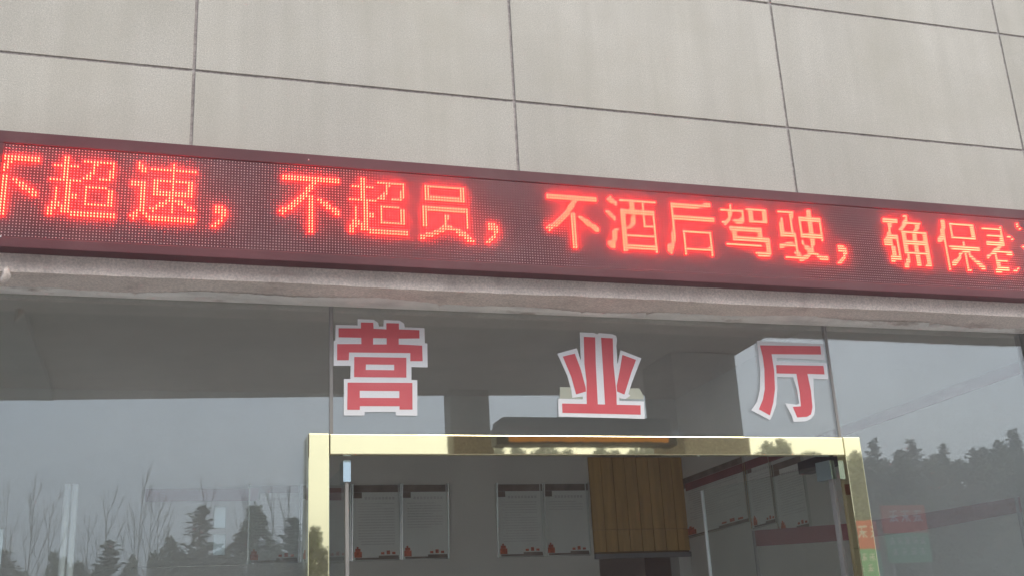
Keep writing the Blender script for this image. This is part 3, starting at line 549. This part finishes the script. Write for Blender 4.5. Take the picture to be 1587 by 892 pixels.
tag(mb.build('wall_unit', 'dark_plastic', loc=(RX, a, z0), bevel=0.006), 'small black box mounted high on the side wall behind the right door', 'box')
bn = empty('red_banner', (3.2, 1.2, 2.1), 'dull red lettered banner board standing low behind the right pane', 'banner')
pts = [(2.891, 1.47, 2.161, 2.083), (3.294, 1.27, 2.164, 2.083), (3.56, 1.06, 2.180, 2.100), (3.70, 0.50, 2.182, 2.115)]
mb = MB()
for i in range(3):
    (xa, ya, ta, ba), (xb, yb, tb, bb) = pts[i], pts[i + 1]
    mb.quad([(xa, ya, ba), (xb, yb, bb), (xb, yb, tb), (xa, ya, ta)])
    mb.quad([(xb, yb + 0.01, bb), (xa, ya + 0.01, ba), (xa, ya + 0.01, ta), (xb, yb + 0.01, tb)])
    mb.quad([(xa, ya, ta), (xb, yb, tb), (xb, yb + 0.01, tb), (xa, ya + 0.01, ta)]); mb.quad([(xa, ya, ba), (xa, ya + 0.01, ba), (xb, yb + 0.01, bb), (xb, yb, bb)])
mb.build('banner_cloth', 'banner_red', bn)
for p in (pts[0], pts[3]):
    mb = MB(); mb.tube((p[0], p[1] + 0.02, 0.02), (p[0], p[1] + 0.02, p[2]), 0.01, 0.01, 8); mb.build('banner_post', 'seal', bn)

# ================================================================ FORECOURT BEHIND THE VIEWER (seen in reflections)
def my(T): return 0.314 - (T - 3.73)
cn = empty('forecourt_canopy', (0, -10, 5.5), 'broad flat dark canopy over the forecourt, mirrored in the glass', 'canopy')
A = [(-30, my(11.0)), (7.55, my(11.0)), (7.70, my(16.15)), (4.1, my(16.45)), (-2.27, my(17.24)), (-30, my(20.5))]
b = MB()
lo = [(x, y, 5.5) for x, y in A]; hi = [(x, y, 5.9) for x, y in A]
b.quad(lo[::-1]); b.quad(hi)
b.build('soffit', 'soffit', cn)
b = MB()
for i in range(len(A)):
    j = (i + 1) % len(A); b.quad([lo[i], lo[j], hi[j], hi[i]])
b.build('fascia', 'fascia', cn)
b = MB(); b.box(-1.95, -1.5, my(16.75), my(11.0) - 0.002, 5.40, 5.4995); b.build('soffit_beam', 'column', cn)
for (x0, x1, T0, T1) in ((6.585, 7.56, 13.6, 14.6), (4.062, 4.672, 16.0, 16.4), (-9.0, -8.39, 17.2, 17.6)):
    b = MB(); b.box(x0, x1, my(T1), my(T0), 0.0, 5.498)
    b.build('column', 'column', cn, bevel=0.02, loc=((x0 + x1) / 2, my(T0), 0))
hb = empty('hanging_light_box', (5.2, my(13.25), 4.1), 'dark housing with an orange strip hanging under the canopy', 'light box')
yb = my(13.25) - 0.25
b = MB(); C_ = [(3.90, 4.251), (6.31, 4.251), (6.31, 4.45), (6.26, 4.486), (4.04, 4.486), (3.985, 4.45), (3.985, 4.33), (3.90, 4.33)]
f_ = [(x, yb + 0.25, z) for x, z in C_]; k_ = [(x, yb - 0.05, z) for x, z in C_]
b.quad(f_[::-1]); b.quad(k_)
for i in range(len(C_)):
    j = (i + 1) % len(C_); b.quad([f_[i], f_[j], k_[j], k_[i]])
b.build('housing', 'dark_plastic', hb)
b = MB(); b.box(4.06, 6.20, yb, yb + 0.24, 4.15, 4.2505); b.build('orange_strip', 'orange', hb)
b = MB(); b.box(3.90, 4.059, yb, yb + 0.245, 4.11, 4.2503); b.build('end_cap', 'dark_plastic', hb)
b = MB(); b.box(6.201, 6.31, yb, yb + 0.245, 4.11, 4.2503); b.build('end_cap', 'dark_plastic', hb)
b = MB(); b.box(4.06, 6.20, yb + 0.001, yb + 0.239, 4.118, 4.1498); b.build('bottom_edge', 'dark_plastic', hb)
b = MB(); b.box(6.3105, 6.5845, yb - 0.25, yb + 0.05, 4.30, 4.38); b.build('bracket_arm', 'steel', hb)
# two tone signboard on legs
ys = my(14.0)
def stroke(b, x0, z0, x1, z1, w):
    d = Vector((x1 - x0, 0, z1 - z0)).normalized(); n_ = Vector((-d.z, 0, d.x)) * w / 2
    P = [Vector((x0, ys + 0.0415, z0)) + n_, Vector((x0, ys + 0.0415, z0)) - n_, Vector((x1, ys + 0.0415, z1)) - n_, Vector((x1, ys + 0.0415, z1)) + n_]
    Q = [p - Vector((0, 0.0012, 0)) for p in P]
    b.quad(P); b.quad(Q[::-1])
    for i in range(4): b.quad([P[i], Q[i], Q[(i + 1) % 4], P[(i + 1) % 4]])
def blob(b, cx_, cz, s, k):
    rr = random.Random(k)
    for i in range(2 + k % 2): z = cz + s * (0.35 - 0.33 * i); stroke(b, cx_ - s * rr.uniform(0.25, 0.45), z, cx_ + s * rr.uniform(0.25, 0.45), z + s * rr.uniform(-0.05, 0.08), s * 0.11)
    stroke(b, cx_ + s * rr.uniform(-0.1, 0.1), cz + s * 0.45, cx_ + s * rr.uniform(-0.1, 0.1), cz - s * 0.42, s * 0.1)
    stroke(b, cx_ - s * 0.05, cz, cx_ - s * 0.38, cz - s * 0.42, s * 0.1); stroke(b, cx_ + s * 0.05, cz, cx_ + s * 0.38, cz - s * 0.4, s * 0.1)
def board(x0, x1, zb, zm, zt, lab, seed):
    sb = empty('forecourt_signboard', ((x0 + x1) / 2, ys, 0.0), lab, 'sign', 'signboards standing on the forecourt')
    b = MB(); b.box(x0, x1, ys, ys + 0.04, zm + 0.0005, zt); b.build('red_board', 'sign_red', sb)
    b = MB(); b.box(x0, x1, ys + 0.001, ys + 0.039, zb, zm); b.build('green_board', 'sign_green', sb)
    b = MB(); W = x1 - x0
    for i in range(3): blob(b, x0 + W * (0.25 + 0.28 * i), zm + (zt - zm) * 0.6, 0.19, seed + i)
    for i in range(5): blob(b, x0 + W * (0.14 + 0.175 * i), zm - 0.11, 0.11, seed + 20 + i)
    for i in range(4): blob(b, x0 + W * (0.18 + 0.21 * i), zm - 0.26, 0.11, seed + 40 + i)
    b.build('white_writing', 'vinyl_white', sb)
    for x in (x0 + 0.06, x1 - 0.06):
        b = MB(); b.tube((x, ys + 0.02, 0), (x, ys + 0.02, zb - 0.001), 0.03, 0.03, 10); b.build('leg', 'steel', sb)
board(9.80, 10.52, 2.62, 3.03, 3.42, 'taller red over green signboard with white writing, reflected in the right pane', 11)
board(8.96, 9.68, 2.40, 2.81, 3.20, 'shorter red over green signboard, its edge reflected in the right brass jamb', 211)

# ---------------------------------------------------------------- trees
def crown_leaf(m_, c, s, rr, mi=0, flat=0.5):
    a = rr.uniform(0, 6.28); t = rr.uniform(-flat, flat)
    u = Vector((math.cos(a), math.sin(a), t)).normalized() * s; w = Vector((-math.sin(a), math.cos(a), rr.uniform(-0.6, 0.6))).normalized() * s * 0.5
    m_.quad([c - u, c + w * 0.9, c + u, c - w])
def make_conifer(seed, h=7.0):
    rr = random.Random(seed); tr_ = MB(); cr_ = MB()
    tr_.tube((0, 0, 0), (0, 0, h * 0.55), 0.11, 0.06, 8); tr_.tube((0, 0, h * 0.55), (0, 0, h), 0.06, 0.008, 6)
    z = 0.9
    while z < h - 0.05:
        f = 1 - z / h; L_ = (0.16 + 1.25 * f ** 0.85) * rr.uniform(0.75, 1.15); nbr = 3 if f > 0.2 else 2
        for k in range(nbr):
            a = rr.uniform(0, 6.283); l_ = L_ * rr.uniform(0.5, 1.2)
            d = Vector((math.cos(a), math.sin(a), rr.uniform(0.0, 0.35) + 0.3 * (1 - f)))
            base = Vector((0, 0, z + rr.uniform(-0.06, 0.06)))
            tip = base + d * l_
            tr_.tube(base, tip, 0.012, 0.003, 4)
            ns = max(6, int(l_ * 34))
            for i in range(ns):
                t = (i + 0.6) / ns
                p = base + d * l_ * t + Vector((rr.uniform(-1, 1), rr.uniform(-1, 1), rr.uniform(-0.7, 0.25))) * 0.11 * (1.25 - t)
                crown_leaf(cr_, p, rr.uniform(0.08, 0.17), rr)
        z += (0.14 + 0.12 * f) * 0.42 * rr.uniform(0.6, 1.4)
    for i in range(14): crown_leaf(cr_, Vector((rr.uniform(-0.03, 0.03), rr.uniform(-0.03, 0.03), h - 0.5 * i / 14)), 0.06, rr)
    return tr_, cr_
def make_bushy(seed, h=6.0, rad=1.5):
    rr = random.Random(seed); tr_ = MB(); cr_ = MB()
    tr_.tube((0, 0, 0), (0, 0, h * 0.5), 0.12, 0.08, 8)
    cl = []
    for i in range(26):
        t = i / 26; zc = h * (0.28 + 0.66 * t); r_ = rad * (1 - 0.75 * max(0, t - 0.35) / 0.65) * rr.uniform(0.2, 0.8); a = rr.uniform(0, 6.28)
        c = Vector((math.cos(a) * r_, math.sin(a) * r_, zc)); cl.append((c, rr.uniform(0.35, 0.62) * (1 - 0.45 * t)))
        tr_.tube((0, 0, min(h * 0.5, zc * 0.75)), c, 0.035, 0.01, 5)
    cl.append((Vector((0, 0, h - 0.3)), 0.28))
    for c, s in cl:
        for i in range(int(260 * s / 0.5)):
            v = Vector((rr.gauss(0, 1), rr.gauss(0, 1), rr.gauss(0, 1))).normalized() * s * rr.uniform(0.45, 1.08)
            crown_leaf(cr_, c + v, rr.uniform(0.07, 0.14), rr, flat=0.9)
    return tr_, cr_
def make_bare(seed, h=9.0):
    rr = random.Random(seed); tr_ = MB(); br_ = MB()
    p = Vector((0, 0, 0)); pts_ = [p]
    for i in range(8):
        p = p + Vector((rr.uniform(-0.05, 0.05), rr.uniform(-0.05, 0.05), h / 8)); pts_.append(p)
    for i in range(8): tr_.tube(pts_[i], pts_[i + 1], 0.034 * (1 - i / 8) + 0.004, 0.034 * (1 - (i + 1) / 8) + 0.004, 6)
    def grow(b0, d, l_, r_, dep):
        m1 = b0 + d * l_ * 0.5 + Vector((rr.uniform(-1, 1), rr.uniform(-1, 1), 0)) * 0.04
        e = b0 + d * l_ + Vector((0, 0, l_ * 0.12))
        br_.tube(b0, m1, r_, r_ * 0.7, 4); br_.tube(m1, e, r_ * 0.7, r_ * 0.35, 4)
        if dep:
            for q_ in range(3):
                t = rr.uniform(0.3, 0.9); a = rr.uniform(-0.6, 0.6)
                dd = (Matrix.Rotation(a, 3, 'Z') @ d + Vector((rr.uniform(-.35, .35), rr.uniform(-.35, .35), 0.35))).normalized()
                grow(b0 + (e - b0) * t, dd, l_ * rr.uniform(0.35, 0.55), r_ * 0.55, dep - 1)
    for i in range(15):
        z = h * (0.25 + 0.68 * i / 15); k = min(7, int(z / h * 8)); a = rr.uniform(0, 6.28)
        b0 = pts_[k] + (pts_[k + 1] - pts_[k]) * ((z / h * 8) - k)
        d = Vector((math.cos(a) * 0.42, math.sin(a) * 0.42, 1)).normalized()
        grow(b0, d, h * 0.28 * (1.1 - z / h) + 0.4, 0.012, 2)
    return tr_, br_
def proto(maker, seed, cm, **kw):
    t_, c_ = maker(seed, **kw); out = []
    for nm, m_, mm in (('trunk', t_, 'bark'), ('crown' if cm != 'bark' else 'branches', c_, cm)):
        me = bpy.data.meshes.new(nm); me.from_pydata(m_.v, [], m_.f); me.materials.append(MAT[mm]); out.append((nm, me))
    return out
CON = [proto(make_conifer, 100 + i, 'needles') for i in range(4)]
BUS = [proto(make_bushy, 200 + i, 'leaves') for i in range(3)]
BAR = [proto(make_bare, 300 + i, 'bark') for i in range(4)]
def plant(name, pr, x, y, z, sx, sz, rot, lab, group):
    r = empty(name, (x, y, z), lab, 'tree', group); r.rotation_euler = (0, 0, rot); r.scale = (sx, sx, sz)
    for nm, me in pr:
        o = bpy.data.objects.new(nm, me); COL.objects.link(o); o.parent = r
    return r
G1 = 'trees along the road reflected in the left pane'; G2 = 'trees on the ridge reflected in the right pane'
for i, (x, top, sx) in enumerate([(1.29, 7.06, 1.35), (-4.7, 5.8, 1.3), (-1.5, 5.98, 1.15), (4.43, 6.69, 1.4), (2.55, 6.1, 1.2)]):
    plant('conifer_tree', CON[i % 4], x, -35.96 + 0.2 * (i % 3), 0, sx, top / 7.0, i * 1.3, 'dark pointed conifer by the road, mirrored in the left pane', G1)
for i, (x, top, sx) in enumerate([(3.11, 7.24, 1.05), (0.38, 6.2, 0.75), (-0.11, 5.74, 0.6), (0.92, 5.68, 0.6), (-2.5, 5.4, 0.9), (-0.82, 5.61, 0.5), (-3.31, 5.85, 0.5), (3.89, 6.04, 0.9), (2.18, 5.8, 0.8), (1.9, 5.6, 0.8), (-3.0, 5.6, 0.7), (-1.9, 5.3, 0.7), (-4.2, 5.2, 0.8), (5.2, 6.4, 1.0), (6.4, 6.0, 1.0)]):
    plant('bushy_tree', BUS[i % 3], x, -36.2 - 0.3 * (i % 4), 0, sx, top / 6.0, i * 0.9, 'dark rounded evergreen by the road, mirrored in the left pane', G1)
for i, (x, top) in enumerate([(-5.38, 8.92), (-4.46, 9.16), (-3.71, 8.3), (-2.54, 7.81), (-2.0, 8.53), (-0.87, 9.32), (-0.42, 8.52), (0.01, 8.39), (1.7, 8.76), (3.43, 8.95), (4.19, 8.79), (4.7, 8.61)]):
    plant('bare_tree', BAR[i % 4], x, -41.96 + 0.5 * (i % 3), 0, 0.95, top / 9.0, i * 2.1, 'thin leafless sapling by the road, mirrored in the left pane', G1)
ridge = [(42.88, 11.49), (43.74, 11.82), (44.98, 12.56), (46.37, 13.49), (47.35, 12.44), (48.59, 13.2), (50.21, 12.73), (51.78, 12.99), (53.18, 13.52), (54.61, 14.05), (55.61, 14.49), (58.0, 14.6), (61.0, 15.0), (64.0, 14.4),
         (41.02, 12.6), (39.18, 12.9), (37.37, 13.2), (35.14, 13.5), (32.92, 13.6), (31.14, 13.43), (26.87, 13.3), (24.8, 13.29), (22.77, 13.24), (20.76, 13.16), (19.19, 13.12), (14.3, 12.0), (29.42, 13.42), (28.2, 13.1), (33.9, 12.9), (36.2, 12.9), (23.8, 12.6), (17.2, 12.0)] + [(18.0 + 0.8 * i, 13.0 + 0.5 * math.sin(i * 1.7) + 0.25 * math.sin(i * 0.6)) for i in range(32)]
for i, (x, top) in enumerate(ridge):
    y = -57.96 + rnd.uniform(-1.2, 1.2); z = hill_z(x, y) - 0.2; hgt = top * (1.03 if x > 42 else 1.0) - z
    if i in (3, 5, 10) or i % 3 == 0: plant('conifer_tree', CON[i % 4], x, y, z, 1.5, hgt / 7.0, i * 1.1, 'dark conifer standing on the wooded ridge behind the forecourt', G2)
    else: plant('bushy_tree', BUS[i % 3], x, y, z, 1.7, hgt / 6.0, i * 0.7, 'rounded tree standing on the wooded ridge behind the forecourt', G2)
for i in range(44):
    x = 12 + 54 * (i + rnd.uniform(0, 0.8)) / 44; y = -53.5 + rnd.uniform(-1.5, 1.5); z = hill_z(x, y) - 0.2
    hgt = 11.0 + 0.02 * x + rnd.uniform(-0.6, 0.6) - z
    plant('bushy_tree', BUS[i % 3], x, y, z, 1.7, hgt / 6.0, i * 0.7, 'rounded tree growing on the front slope below the ridge', G2)

# ================================================================ HAZE (the damp grey air)
mb = MB(); mb.box(-410, 410, -410, 410, -1.5, 19.0)
hz = bpy.data.materials.new('haze'); hz.use_nodes = True; hz.node_tree.nodes.clear()
ho = hz.node_tree.nodes.new('ShaderNodeOutputMaterial'); hp = hz.node_tree.nodes.new('ShaderNodeVolumePrincipled')
hp.inputs['Color'].default_value = (0.92, 0.95, 0.98, 1); hp.inputs['Density'].default_value = HAZE
hz.node_tree.links.new(hp.outputs[0], ho.inputs['Volume']); MAT['haze'] = hz
tag(mb.build('haze', 'haze'), kind='stuff')
